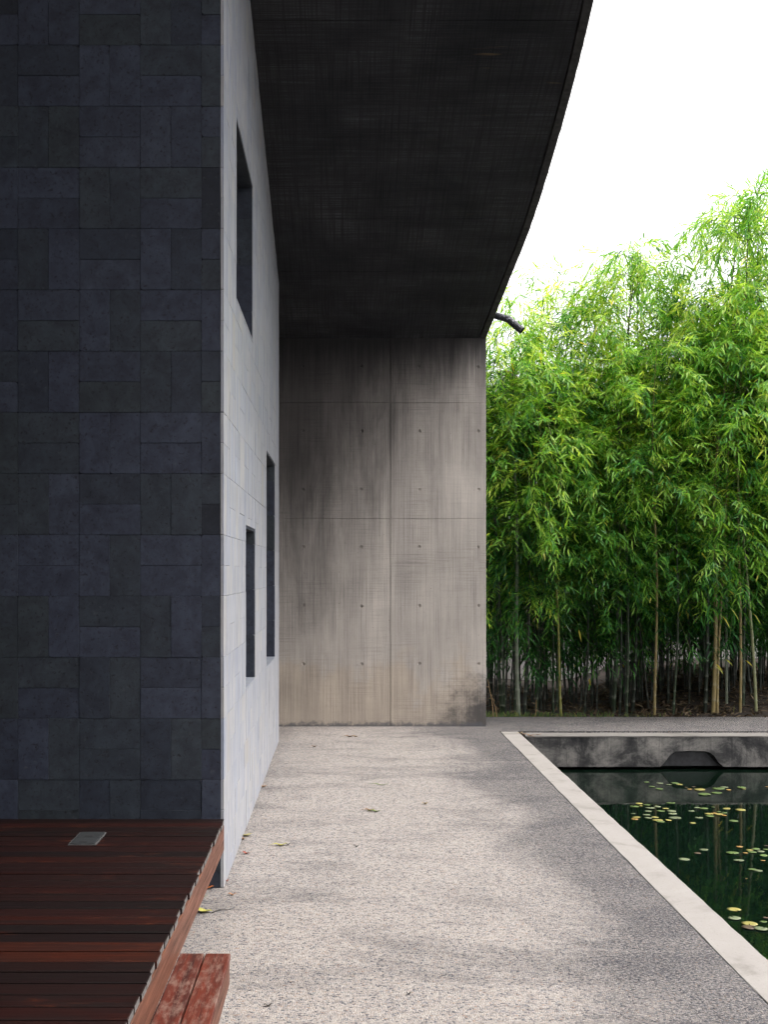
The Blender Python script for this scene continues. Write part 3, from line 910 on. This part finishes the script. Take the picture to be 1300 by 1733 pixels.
def bamboo_variant(seed, H, z0, lean, dens=1.0, rad=0.026, mean_tone=0.52):
    rg = random.Random(seed)
    la = rg.uniform(0, 2*math.pi)
    sway = rg.uniform(0.3, 0.8)
    def path(t):
        z = H*(t - 0.06*sway*t**4)
        r = lean*H*(0.25*t + 0.75*t**3.2)
        return Vector((math.cos(la)*r + 0.02*math.sin(t*9+seed), math.sin(la)*r + 0.02*math.cos(t*7+seed), z))
    # culm with node rings
    v, f, tone = [], [], []
    node = 0.0; nodes = []
    gap = 0.16
    while node < H*0.97:
        nodes.append(node); node += gap; gap = min(0.33, gap*1.12) if node < H*0.5 else max(0.16, gap*0.94)
    rings = []
    for i, q in enumerate(nodes):
        for dq, k, tn in ((0.0, 1.0, 0.0), (0.012, 1.13, 0.8), (0.022, 1.0, 1.0), (0.045, 0.98, 0.2)):
            rings.append((q + dq, k, tn))
    NS = 7
    def rr(z): return rad*(1 - 0.88*(z/H)**1.3)
    for z, k, tn in rings:
        c = path(z/H)
        for m in range(NS):
            a = 2*math.pi*m/NS
            v.append((c.x + math.cos(a)*rr(z)*k, c.y + math.sin(a)*rr(z)*k, c.z)); tone.append(tn)
    for i in range(len(rings)-1):
        for m in range(NS):
            f.append((i*NS+m, i*NS+(m+1) % NS, (i+1)*NS+(m+1) % NS, (i+1)*NS+m))
    cm = bpy.data.meshes.new('culm'); cm.from_pydata(v, [], f)
    a = cm.attributes.new('tone', 'FLOAT', 'POINT'); a.data.foreach_set('value', tone)
    for p in cm.polygons: p.use_smooth = True
    cm.materials.append(M['culm'])
    # branches and leaves
    LV = Leaves(); bb = bmesh.new()
    ang = rg.uniform(0, 6.28)
    for q in nodes:
        if q < z0: continue
        t = q/H
        rel_ = (q - z0)/max(0.1, H - z0)
        nb = rg.choice((2, 3, 3)) if dens > 0.5 else rg.choice((0, 1, 1))
        for _ in range(nb):
            ang += 2.4 + rg.uniform(-0.5, 0.5)
            Lb = (0.45 + 0.65*math.sin(math.pi*min(1, 0.25 + rel_*0.75)))*rg.uniform(0.65, 1.2)
            if rel_ < 0.12: Lb *= 0.7
            el = rg.uniform(0.35, 0.95)
            d = Vector((math.cos(ang)*math.cos(el), math.sin(ang)*math.cos(el), math.sin(el)))
            p = path(t); pts = [p.copy()]
            btone = min(0.86, rg.gauss(mean_tone + (0.12*rel_ - 0.20*max(0.0, 1 - rel_/0.35) if mean_tone > 0.2 else 0.0), 0.19))  # lower leaves older and darker, upper lighter; canopy shade put into tone
            for sgm in range(6):
                d = (d + Vector((0, 0, -0.17 - 0.05*sgm)) + unit(rg)*0.12).normalized()
                p = p + d*Lb/6
                pts.append(p.copy())
                if sgm < 1: continue
                for tw in range(rg.choice((1, 2, 2))):
                    td = (d + unit(rg, 0.6)*0.95 + Vector((0,0,-0.05))).normalized()
                    tl = rg.uniform(0.16, 0.36)
                    tp = p.copy()
                    nl = max(2, int(rg.choice((6, 7, 9, 10))*dens)) if dens > 0.5 else 3
                    for li in range(nl):
                        tp = tp + td*tl/nl
                        td = (td + Vector((0,0,-0.06))).normalized()
                        sd_ = td.cross(Vector((0,0,1)))
                        if sd_.length < 0.05: sd_ = Vector((1,0,0))
                        sd_.normalize()
                        if li % 2: sd_ = -sd_
                        ld = (td*0.85 + sd_*rg.uniform(0.35, 0.95) + Vector((0,0,rg.uniform(-0.50,0.28))) + unit(rg)*0.25)
                        LV.add(tp, ld, Vector((rg.uniform(-.5,.5), rg.uniform(-.5,.5), 1)), rg.uniform(0.09, 0.17), rg.uniform(0.0135, 0.0215),
                               (0.97 if rg.random() < 0.008 else max(0.0, min(0.90, btone + rg.gauss(0, 0.15)))), rg.uniform(0.0, 0.35))
            tube(bb, pts[::2] + ([pts[-1]] if len(pts) % 2 == 0 else []), [0.0042, 0.0032, 0.0022, 0.0012][:len(pts[::2] + ([pts[-1]] if len(pts) % 2 == 0 else []))], 3, cap=False)
    # plume at the tip
    for _ in range(int(70*dens)):
        t = rg.uniform(0.9, 0.985)
        p = path(t) + unit(rg)*rg.uniform(0, 0.22)*(1.5-t)
        LV.add(p, unit(rg, 0.5) + Vector((0,0,rg.uniform(-0.5,0.9))), Vector((0,0,1)), rg.uniform(0.08, 0.16), rg.uniform(0.013, 0.02), max(0, min(0.9, rg.gauss(0.55, 0.13))), 0.2)
    tm = bpy.data.meshes.new('twigs'); bb.to_mesh(tm); bb.free(); tm.materials.append(M['culm'])
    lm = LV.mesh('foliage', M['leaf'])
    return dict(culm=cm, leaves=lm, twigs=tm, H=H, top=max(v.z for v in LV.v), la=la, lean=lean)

VAR = [bamboo_variant(100+i, h, z, l, 1.0, r) for i, (h, z, l, r) in enumerate([
    (5.0, 1.5, 0.06, 0.025), (5.4, 1.7, 0.09, 0.018), (5.8, 1.9, 0.05, 0.019), (4.6, 1.3, 0.10, 0.016), (5.2, 1.7, 0.07, 0.018),
    (6.0, 1.8, 0.08, 0.020), (4.8, 1.5, 0.04, 0.017), (5.6, 1.6, 0.11, 0.026)])]
THIN = [bamboo_variant(200+i, h, 0.7, l, 0.6, r, 0.05) for i, (h, l, r) in enumerate([(4.2, 0.03, 0.012), (3.8, 0.05, 0.010), (4.4, 0.02, 0.013), (3.6, 0.06, 0.011)])]  # darkest leaf tones: shade at the foot of the grove put into colour

TOPS = [(760, 530), (830, 540), (870, 500), (905, 460), (955, 515), (1010, 470), (1060, 412), (1100, 465), (1135, 525), (1180, 445), (1230, 375), (1290, 310), (1340, 315), (1500, 380)]
def ytop(x):
    if x <= TOPS[0][0]: return TOPS[0][1]
    for (a, b), (c, d) in zip(TOPS, TOPS[1:]):
        if a <= x <= c: return b + (d-b)*(x-a)/(c-a)
    return TOPS[-1][1]
def place_bamboo(var, x, y, scale, rz, color, label, group, tilt=(0, 0), crown=True):
    e = empty('bamboo', (x, y, bank(x, y) - 0.02), rz, label=label, cat='bamboo', group=group)
    e.rotation_euler = (tilt[0], tilt[1], rz)
    e.scale = (min(scale, 1.0)*0.5+0.5, min(scale, 1.0)*0.5+0.5, scale)
    c = link('culm', var['culm'], None, e); c.color = (*color, 1)
    if crown:
        f = link('crown', var['leaves'], None, e)
        t = link('twigs', var['twigs'], None, e); t.color = (0.12, 0.15, 0.045, 1)
    return e

rng = random.Random(77)
GREEN = (0.017, 0.032, 0.013); DKG = (0.008, 0.014, 0.008); TAN = (0.22, 0.17, 0.07); GREY = (0.15, 0.17, 0.125); YEL = (0.17, 0.17, 0.04)
# the stems that stand out at the front: base pixel x, lean in pixels up to y = 900, distance, colour, label
FRONT = [
 (880, -2, 12.80, GREY, 'thick pale grey-green bamboo stem standing nearest the concrete wall'),
 (851, 12, 12.95, GREEN, 'slim green bamboo stem between the concrete wall and the pale stem'),
 (953, 18, 12.78, YEL, 'yellow-green bamboo stem leaning right, dark thicket behind it'),
 (940, 2, 13.00, GREEN, 'green bamboo stem just left of the yellow leaning one'),
 (1063, -7, 12.90, GREEN, 'dark green bamboo stem in the middle of the thicket'),
 (1111, -6, 12.80, TAN, 'lone tan bamboo stem where the leaf mould bank begins'),
 (1142, 9, 12.85, GREEN, 'green bamboo stem right of the lone tan one'),
 (1191, 8, 12.85, DKG, 'thickest dark bamboo stem left of the tan group on the bank'),
 (1207, -4, 12.80, TAN, 'leftmost tan bamboo stem of the group on the bank'),
 (1218, 10, 12.82, TAN, 'tan bamboo stem leaning right beside the leftmost tan one'),
 (1229, 7, 13.10, GREY, 'grey bamboo stem behind the tan group on the bank'),
 (1251, -16, 12.80, TAN, 'tan bamboo stem leaning left on the bank'),
 (1257, 12, 13.00, GREEN, 'green bamboo stem right of the left-leaning tan one'),
 (1279, 15, 12.80, (0.22,0.23,0.12), 'greenish tan bamboo stem at the right edge leaning right'),
]
for i, (bx_, ln, d, colr, lab) in enumerate(FRONT):
    X = (bx_ - VX)*d/F
    var = VAR[i % len(VAR)]
    zt = EYE + (VY - ytop(bx_))*d/F*rng.uniform(0.72, 0.95)
    sc = zt/var['top']
    pl = place_bamboo(var, X, d, sc, rng.uniform(0, 6.28), colr, lab, 'bamboo stems at the front of the grove', (0, math.atan(ln/310.0)*0.8))
TALL = [(872, 13.3), (905, 13.3), (918, 14.0), (1000, 13.7), (1040, 13.2), (1062, 13.5), (1085, 14.0), (1165, 13.8), (1205, 13.3), (1240, 13.9), (1262, 13.2), (1290, 13.5), (1310, 14.1), (1345, 13.3), (1420, 13.5)]
ORD = ['first', 'second', 'third', 'fourth', 'fifth', 'sixth', 'seventh', 'eighth', 'ninth', 'tenth', 'eleventh', 'twelfth', 'thirteenth', 'fourteenth', 'fifteenth']
for ti, (xp, d) in enumerate(TALL):
    x = (xp - VX)*d/F
    zt = EYE + (VY - ytop(xp))*d/F*rng.uniform(1.0, 1.09)
    var = VAR[rng.randrange(len(VAR))]
    place_bamboo(var, x, d, zt/var['top'], rng.uniform(0, 6.28), rng.choice((GREEN, DKG)), f'tall green bamboo rising above the grove, {ORD[ti]} from the concrete wall', 'tall bamboo stems', (rng.uniform(-.015,.015), rng.uniform(-.015,.015)))
for X in np.linspace(1.0, 6.1, 16):
    for row in range(2):
        d = (13.15, 13.9)[row] + rng.uniform(-0.25, 0.35)
        x = X + rng.uniform(-0.14, 0.14) + 0.13*row
        xp = VX + x*F/d
        zt = EYE + (VY - ytop(xp))*d/F*rng.uniform(0.50, 0.84)
        var = VAR[rng.randrange(len(VAR))]
        place_bamboo(var, x, d, zt/var['top'], rng.uniform(0, 6.28), rng.choice((GREEN, DKG, DKG, DKG)),
                     'green bamboo stem in the dense grove behind the front stems', 'bamboo stems deep in the grove', (rng.uniform(-.02,.02), rng.uniform(-.03,.03)))
for k in range(120):
    x = rng.uniform(0.9, 6.5) if k % 4 == 1 else rng.uniform(1.7, 3.6) if k % 2 else rng.uniform(3.4, 5.4); d = rng.uniform(13.2, 15.6)
    var = THIN[rng.randrange(4)]
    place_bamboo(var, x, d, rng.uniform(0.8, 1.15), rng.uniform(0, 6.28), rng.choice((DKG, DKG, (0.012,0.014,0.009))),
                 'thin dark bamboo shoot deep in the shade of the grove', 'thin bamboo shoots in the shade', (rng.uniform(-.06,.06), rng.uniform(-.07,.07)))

# leaf litter on the bank, grass along the path
LV = Leaves()
for k in range(7000):
    x = rng.uniform(1.2, 6.0) if k % 3 else rng.uniform(3.2, 5.6); y = rng.uniform(12.62, 16.0)
    LV.add(Vector((x, y, bank(x, y) + rng.uniform(0.0, 0.02))), unit(rng, 0.25), Vector((rng.uniform(-.7,.7), rng.uniform(-.7,.7), 1)), rng.uniform(0.05, 0.14), rng.uniform(0.012, 0.028), rng.random(), rng.uniform(-0.5, 0.7))
link('leaf_litter', LV.mesh('leaf_litter', M['litter']), label='brown fallen bamboo leaves covering the bank under the stems', cat='leaf litter', kind='stuff')
LV = Leaves()
for k in range(420):
    x = 1.45 + abs(rng.gauss(0, 1)) * 0.9; y = rng.uniform(12.62, 12.8)
    LV.add(Vector((x, y, bank(x, y))), Vector((rng.uniform(-.7,.7), rng.uniform(-.5,.3), 1)), Vector((rng.uniform(-1,1), -1, 0)), rng.uniform(0.03, 0.10), 0.006, rng.random()*0.9, 0.5)
link('grass', LV.mesh('grass', M['grass']), label='short grass tufts along the far edge of the path', cat='grass', kind='stuff')
STALK = [((836, 1208), (826, 1150), 'dry tan stalk leaning left beside the concrete wall'), ((842, 1210), (832, 1175), 'short dry stalk at the foot of the concrete wall'), ((905, 1211), (908, 1185), 'upright dry brown stalk right of the pale bamboo stem')]
for (a, b, lab) in STALK:
    A_, B_ = pd(a[0], a[1], 12.66), pd(b[0], b[1], 12.62)
    A_.z = -0.03
    e = empty('dry_stalk', A_, label=lab, cat='stalk', group='dry stalks by the path')
    bm = bmesh.new(); D_ = B_-A_
    tube(bm, [Vector((0,0,0)), D_*0.4 + Vector((0.01,0,0)), D_], [0.005, 0.004, 0.002], 5)
    o = bmo('stem', bm, M['culm'], e); o.color = (0.36, 0.24, 0.12, 1)
    lv = Leaves(); lv.add(D_*0.55, Vector((0.4, -0.2, -0.3)), Vector((0,-1,0.3)), 0.07, 0.012, 0.9, 0.4); lv.add(D_*0.8, Vector((-0.5, -0.2, 0.2)), Vector((0,-1,0.3)), 0.06, 0.01, 1.0, 0.4)
    link('blade', lv.mesh('blade', M['litter']), None, e)

# ------------------------------------------------------------------ lily pads
def pad_mesh(seed, red=False):
    rg = random.Random(seed)
    bm = bmesh.new()
    n = 22
    notch = 0.16
    c = bm.verts.new((0, 0, 0.002))
    rim, mid = [], []
    for k in range(n+1):
        a = notch + (2*math.pi - 2*notch)*k/n
        r = 1 + 0.05*math.sin(a*2+seed) + rg.uniform(-0.025, 0.025)
        lift = 0.03*max(0, math.sin(a*1.5+seed*1.3))
        mid.append(bm.verts.new((math.cos(a)*0.55*r, math.sin(a)*0.55*r, 0.004)))
        rim.append(bm.verts.new((math.cos(a)*r, math.sin(a)*r, 0.012 + lift)))
    for k in range(n):
        bm.faces.new((c, mid[k], mid[k+1])); bm.faces.new((mid[k], rim[k], rim[k+1], mid[k+1]))
    low = [bm.verts.new((v.co.x*0.97, v.co.y*0.97, v.co.z-0.03)) for v in rim]
    for k in range(n): bm.faces.new((rim[k], low[k], low[k+1], rim[k+1]))
    bm.normal_update()
    me = bpy.data.meshes.new('lily_pad'); bm.to_mesh(me); bm.free()
    for p in me.polygons: p.use_smooth = True
    me.materials.append(M['pad'])
    return me
PM = [pad_mesh(i) for i in range(6)]
PG, PP, PY, PO, PB = (0.11,0.165,0.05), (0.17,0.20,0.11), (0.33,0.29,0.085), (0.38,0.22,0.065), (0.11,0.075,0.05)
CN = {'g': ('green', PG), 'p': ('pale green', PP), 'y': ('yellow', PY), 'o': ('orange-yellow', PO), 'b': ('brown', PB)}
# picture x, y, width in pixels, colour
Z5 = lambda x, y: (1000 + x/4.1267, 1280 + y/4.1267)
PADS = {
 'far': [(393,181,38,'g'),(485,190,46,'p'),(428,214,44,'g'),(480,230,52,'g'),(590,192,60,'g'),(622,198,46,'y'),(548,200,40,'p'),(692,232,34,'o'),(762,236,76,'y'),(796,269,86,'g'),(880,256,80,'g'),(895,227,84,'g'),(936,218,52,'p'),(965,238,36,'o'),(1055,222,62,'g'),(1072,228,30,'y'),(668,219,22,'b'),(720,216,30,'b'),(1232,216,20,'o')],
 'middle': [(340,331,52,'y'),(306,352,62,'g'),(352,350,30,'y'),(395,344,52,'g'),(418,366,64,'p'),(468,352,52,'p'),(561,328,66,'g'),(404,387,50,'p'),(492,386,58,'g'),(525,370,44,'y'),(566,383,66,'p'),(298,402,34,'p'),(392,412,54,'p'),(404,434,50,'p'),(320,432,60,'y'),(308,440,50,'o'),(452,428,52,'y'),(470,450,76,'y'),(488,461,60,'g'),(545,452,46,'y'),(590,431,90,'p'),(574,403,58,'p'),(745,362,42,'p'),(793,368,60,'g'),(855,360,30,'g'),(706,383,46,'p'),(758,431,56,'p'),(714,469,42,'y'),(828,406,62,'y'),(835,423,62,'g'),(866,398,42,'o'),(898,389,34,'g'),(900,408,56,'y'),(936,400,42,'g'),(935,418,36,'o'),(952,367,58,'y'),(1048,376,70,'y'),(1000,454,66,'g')],
 'near': [(655,720,76,'p'),(792,654,62,'p'),(748,680,46,'b'),(993,679,84,'g'),(1042,637,48,'o'),(1155,648,60,'g'),(1112,658,52,'y'),(1130,673,60,'g'),(1082,680,34,'o'),(1036,733,70,'p'),(1190,666,52,'p'),(1210,695,60,'g'),(1226,654,40,'g'),(1206,733,34,'o'),(1130,796,56,'g'),(1172,800,60,'p'),(1090,857,16,'o'),(1228,628,30,'b')],
 'nearest': [(1003,1071,96,'y'),(1006,1133,92,'p'),(1112,1174,106,'y'),(1112,1200,104,'b'),(1190,1211,94,'p'),(1208,1157,50,'g'),(1225,1130,40,'b')],
}
SPECIAL = {('nearest', 0): 'round yellow lily pad, upper left of the nearest cluster by the kerb', ('nearest', 1): 'pale green lily pad just below the upper yellow one near the kerb',
           ('nearest', 2): 'largest yellow lily pad, nearest the kerb at the right edge', ('nearest', 3): 'brown lily pad sunk beneath the largest yellow one', ('nearest', 4): 'pale green lily pad at the right edge beside the largest yellow one',
           ('near', 0): 'lone pale lily pad closest to the kerb in open dark water', ('near', 1): 'pale lily pad right of the lone one in open dark water',
           ('middle', 37): 'lone green lily pad below and right of the middle cluster', ('middle', 36): 'yellow lily pad at the right end of the middle cluster', ('middle', 6): 'green lily pad standing off at the top of the middle cluster',
           ('far', 0): 'small green lily pad alone at the left of the farthest cluster', ('far', 14): 'green lily pad at the right end of the farthest cluster'}
WHERE = {'far': 'lying in the pool wall reflection', 'middle': 'in the large middle cluster', 'near': 'near the right edge', 'nearest': 'in the nearest cluster'}
rng = random.Random(55)
NTH = ['leftmost', 'second from left', 'third from left', 'fourth from left', 'fifth from left', 'sixth from left', 'seventh from left', 'eighth from left', 'ninth from left', 'tenth from left', 'eleventh from left', 'twelfth from left', 'thirteenth from left']
RANK = {}
for cl_name, lst in PADS.items():
    for c in CN:
        same = sorted([i for i, q in enumerate(lst) if q[3] == c and (cl_name, i) not in SPECIAL], key=lambda i: lst[i][0])
        for r_i, i in enumerate(same): RANK[(cl_name, i)] = (NTH[r_i] + ' of the ') if len(same) > 1 else ''
for cl_name, lst in PADS.items():
    for i, (zx, zy, wpx, c) in enumerate(lst):
        x, y = Z5(zx, zy)
        p = px(x, y, -0.323)
        r = wpx/4.1267/2*p.y/F
        lab = SPECIAL.get((cl_name, i), (RANK[(cl_name, i)] + CN[c][0] + (' lily pads ' if RANK[(cl_name, i)] else ' lily pad ') + WHERE[cl_name]) if (cl_name, i) in RANK else '')
        o = link('lily_pad', PM[rng.randrange(6)], None, None, (p.x, p.y, -0.321 + 0.0012*(i % 5)), (rng.uniform(-.03,.03), rng.uniform(-.03,.03), rng.uniform(0, 6.28)), label=lab, cat='lily pad', group='lily pads on the pool')
        o.scale = (r, r, r)
        j = rng.uniform(0.85, 1.15)
        o.color = (CN[c][1][0]*j, CN[c][1][1]*j, CN[c][1][2]*j, 1)

# ------------------------------------------------------------------ fallen leaves and twig on the walkway
def fallen(name, loc, L, W, rz, col, label, curl=0.5, stem=True):
    bm = bmesh.new()
    n = 7
    rows = []
    for k in range(n+1):
        t = k/n
        w_ = W*0.5*(math.sin(math.pi*min(1, t*0.94+0.05))**0.8)
        z = 0.004 + curl*L*0.35*(t-0.5)**2 + 0.004*math.sin(t*9)
        rows.append([bm.verts.new((L*(t-0.5), s*w_, z + abs(s)*w_*0.35*(1 + 0.4*math.sin(5*t+s)))) for s in (-1, 0, 1)])
    for a, b in zip(rows, rows[1:]):
        for m in range(2): bm.faces.new((a[m], a[m+1], b[m+1], b[m]))
    if stem: tube(bm, [(-L*0.5, 0, 0.012), (-L*0.66, 0.004, 0.008), (-L*0.8, 0.010, 0.004)], 0.0011, 4)
    o = bmo(name, bm, M['fallen'], None, True, label=label, cat='leaf', group='fallen leaves on the walkway')
    o.location = loc; o.rotation_euler = (0, 0, rz); o.color = (*col, 1)
    return o
YL, BR, RD, GN, BK = (0.36,0.33,0.08), (0.22,0.12,0.055), (0.26,0.06,0.035), (0.14,0.19,0.05), (0.035,0.03,0.025)
FL = [(344,1544,0.085,0.045,-0.2,YL,'curled yellow-green leaf lying beside the deck edge'),
      (352,1504,0.06,0.035,0.3,(0.42,0.14,0.05),'orange-red leaf at the foot of the dark wall corner'),
      (393,1515,0.04,0.02,0.1,(0.40,0.18,0.08),'small orange leaf just in front of the marble wall corner'),
      (343,1519,0.05,0.012,0.2,GN,'narrow dark green leaf touching the shadow of the deck'),
      (416,1415,0.09,0.04,0.6,(0.34,0.30,0.12),'yellowish leaf against the foot of the marble wall'),
      (410,1421,0.06,0.03,-0.8,BR,'brown leaf tucked at the foot of the marble wall'),
      (416,1445,0.05,0.025,-0.3,RD,'dark red leaf near the foot of the marble wall'),
      (475,1431,0.085,0.03,0.25,YL,'pale yellow leaf lying on the walkway beside a dark bit'),
      (487,1430,0.04,0.02,0.2,BK,'dark curled leaf bit right of the pale yellow leaf'),
      (603,1433,0.04,0.02,0.0,BK,'small black leaf in the middle of the walkway'),
      (626,1372,0.07,0.035,0.1,BR,'brown leaf half of the pair in the middle of the walkway'),
      (636,1374,0.07,0.03,-0.2,GN,'green leaf of the pair in the middle of the walkway'),
      (645,1329,0.12,0.018,-0.15,GN,'long narrow green leaf on the far walkway'),
      (720,1361,0.045,0.03,0.4,(0.34,0.24,0.12),'small tan leaf right of centre on the walkway'),
      (592,1247,0.09,0.04,0.1,BR,'brown leaf at the left of the pair near the concrete wall'),
      (602,1247,0.07,0.03,-0.4,(0.25,0.16,0.08),'brown leaf at the right of the pair near the concrete wall'),
      (532,1264,0.05,0.03,0.3,BR,'single small brown leaf near the concrete wall'),
      (445,1332,0.06,0.035,0.1,(0.36,0.18,0.08),'orange-brown leaf at the foot of the far marble wall'),
      (383,1492,0.03,0.02,0.4,RD,'tiny dark red leaf at the front corner of the marble wall'),
      (454,1703,0.035,0.014,0.3,BK,'dark leaf bit on the walkway right of the timber step'),
      (692,1683,0.02,0.012,0.3,BK,'tiny black bit at the bottom middle of the walkway'),
      (510,1558,0.022,0.012,0.1,BK,'tiny dark bit on the near walkway')]
for i, (x, y, L_, W_, rz, c, lab) in enumerate(FL):
    p = px(x, y, 0.0)
    fallen('fallen_leaf', p, L_, W_, rz, c, lab, rng.uniform(0.3, 0.9), L_ > 0.06)
for i, (x, y) in enumerate([(888,1243),(897,1245),(882,1241),(911,1244),(904,1247)]):
    p = px(x, y, 0.0)
    fallen('fallen_leaf', p, rng.uniform(0.05, 0.11), 0.02, rng.uniform(-1, 1), rng.choice((BR, (0.30,0.22,0.12))), 'dry brown leaf caught in the far corner of the pool kerb', 0.5)['group'] = 'dry leaves in the kerb corner'
tw = px(358, 1546, 0.0); tw2 = px(396, 1538, 0.0)
bm = bmesh.new(); D_ = tw2 - tw
tube(bm, [Vector((0,0,0.004)), D_*0.35 + Vector((0,0.012,0.006)), D_*0.7 + Vector((0,-0.01,0.004)), D_ + Vector((0,0,0.004))], [0.0022, 0.002, 0.0016, 0.001], 5)
o = bmo('twig', bm, M['fallen'], None, True, label='thin dark twig lying on the walkway beside the deck', cat='twig'); o.location = tw; o.color = (0.05, 0.045, 0.04, 1)
